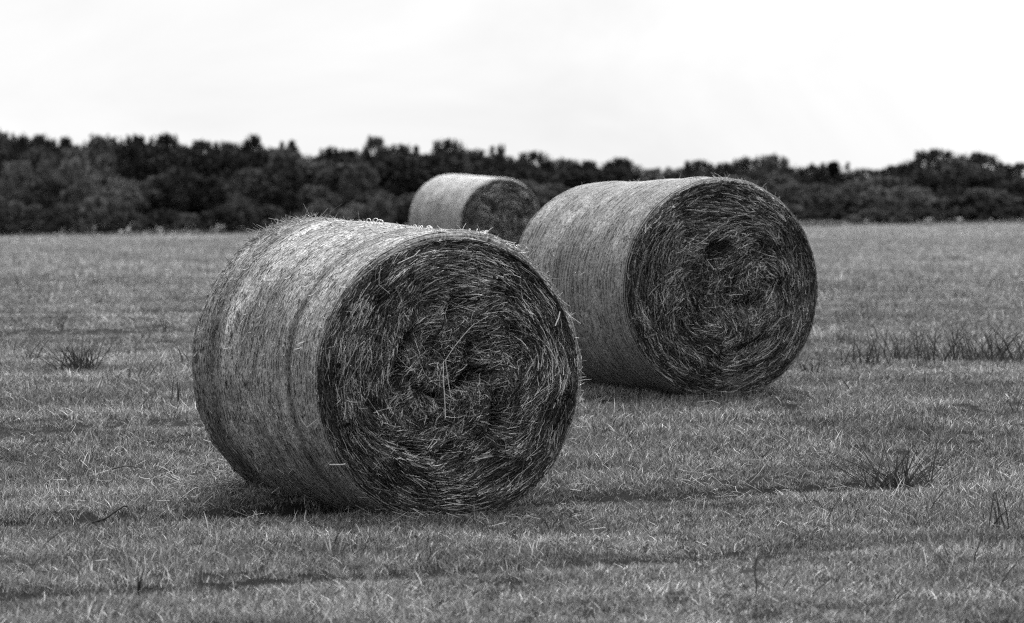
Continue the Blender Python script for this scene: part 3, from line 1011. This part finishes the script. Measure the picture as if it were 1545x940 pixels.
def plant_tree(name, label, cat, px, top_py, d, kind, mi, group, wscale=1.0):
    x, y = (px - PW / 2) / F * d, d
    gz0 = float(gz(x, y))
    ztop = EYE[2] + (HOR - top_py) / F * d
    H_ = max(ztop - gz0, .8)
    base = {'round': 3.6, 'spire': 4.0, 'shrub': 2.0}[kind]
    t = thing(name, label, cat, (x, y, gz0), group)
    t.rotation_euler = (0, 0, rg.random() * 6.28)
    low = {'round': .18, 'spire': .10, 'shrub': .0}[kind] * H_
    me_ = CROWNS[(kind, mi, int(rg.integers(0, 3)))]
    c = put('crown', me_, t, (0, 0, low))
    zs = (H_ - low) / (base * 1.04)
    s = wscale * rg.uniform(.85, 1.15)
    c.scale = (s, s, zs)
    if kind != 'shrub':
        tr = put('trunk', TRUNKS[int(rg.integers(0, 3))], t)
        tr.scale = (1, 1, H_ / 4.6 * .95)
    return t
KW = {'round': 'rounded', 'spire': 'pointed'}
TW = {0: 'dark', 1: 'greyish', 2: 'pale'}
near_edge = lambda i, n_, what: ('%s %s from the left border' % (ORD[i], what)) if i <= n_ // 2 else ('%s %s from the right border' % (ORD[n_ - 1 - i], what))
# skyline trees
n_ = len(TOPX)
for i, (x, y) in enumerate(zip(TOPX, TOPY)):
    kind = 'spire' if i % 7 == 3 else 'round'
    mi = 0 if i % 4 else 1
    if x in (980, 1010):
        mi, kind = 2, 'spire'
    w = (.62 if x in (385, 560, 760) else .9 if kind == 'round' else 1.4) if x < 1380 else 1.15
    plant_tree('skyline_tree', '%s %s tree on the skyline, %s' % (TW[mi], KW[kind], near_edge(i, n_, 'crown')), 'tree',
               x + rg.uniform(-6, 6), y - 2, 184 + rg.uniform(-4, 6), kind, mi, 'trees along the skyline of the wood', w)
# second rank behind and between
bx_ = np.arange(-40, 1600, 52.0)
for i, x in enumerate(bx_):
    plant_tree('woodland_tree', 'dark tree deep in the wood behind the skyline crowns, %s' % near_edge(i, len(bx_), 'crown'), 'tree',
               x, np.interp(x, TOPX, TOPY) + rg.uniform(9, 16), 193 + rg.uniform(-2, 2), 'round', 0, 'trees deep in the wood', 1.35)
mx = np.arange(-30, 1590, 46.0)
for i, x in enumerate(mx):
    y = np.interp(x, TOPX, TOPY) + rg.uniform(8, 26)
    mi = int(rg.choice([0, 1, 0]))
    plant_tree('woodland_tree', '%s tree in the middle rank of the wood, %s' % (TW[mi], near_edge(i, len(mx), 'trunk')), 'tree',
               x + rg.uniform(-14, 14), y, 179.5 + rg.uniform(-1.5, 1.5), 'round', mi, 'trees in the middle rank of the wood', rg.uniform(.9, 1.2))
fx = np.arange(-20, 1580, 50.0)
for i, x in enumerate(fx):
    if x < 560:
        y, mi = rg.uniform(235, 290), int(rg.choice([1, 1, 2, 0]))
    else:
        y, mi = rg.uniform(270, 300), int(rg.choice([1, 1, 0]))
    plant_tree('young_tree', '%s young tree in the front rank of the wood, %s' % (TW[mi], near_edge(i, len(fx), 'crown')), 'tree',
               x + rg.uniform(-16, 16), y, 175.5 + rg.uniform(-1, 1), 'round', mi, 'young trees in the front rank', rg.uniform(.8, 1.1))
sx = np.arange(-20, 1580, 43.0)
for i, x in enumerate(sx):
    mi = int(rg.choice([1, 0, 2, 1])) if x < 560 else int(rg.choice([1, 0, 0]))
    y = rg.uniform(296, 325) if x < 700 else rg.uniform(300, 322)
    plant_tree('shrub', '%s low shrub at the foot of the wood, %s' % (TW[mi], near_edge(i, len(sx), 'shrub')), 'shrub',
               x + rg.uniform(-14, 14), y, 172.6 + rg.uniform(-.6, .6), 'shrub', mi, 'shrubs along the foot of the wood', rg.uniform(.7, 1.0))

# rough uncut grass along the foot of the wood (stuff)
rg = np.random.default_rng(404)
N = 1500
y = 169.6 + np.abs(rg.normal(0, 1.1, N))
x = rg.uniform(-30, 30, N)
cl = np.clip(1 + .9 * fbm(P2(x * .35, y * .35), 2, 12), .3, 2)
y = y - .8 * fbm(P2(x * .2, 3.0), 2, 18)
rough = [tuft_mesh('rough_clump', 34, .35, .27, .03, 600 + i, lean=.05, tones=(.02, .10), dry=.08) for i in range(4)]
scatter('rough_grass', np.stack([x, y, gz(x, y)], -1), np.stack([0 * x, 0 * x, rg.normal(0, .8, N)], -1), np.stack([cl, cl, cl * .9], -1), rg.integers(0, 4, N), rough,
        'rough taller grass along the foot of the wood')
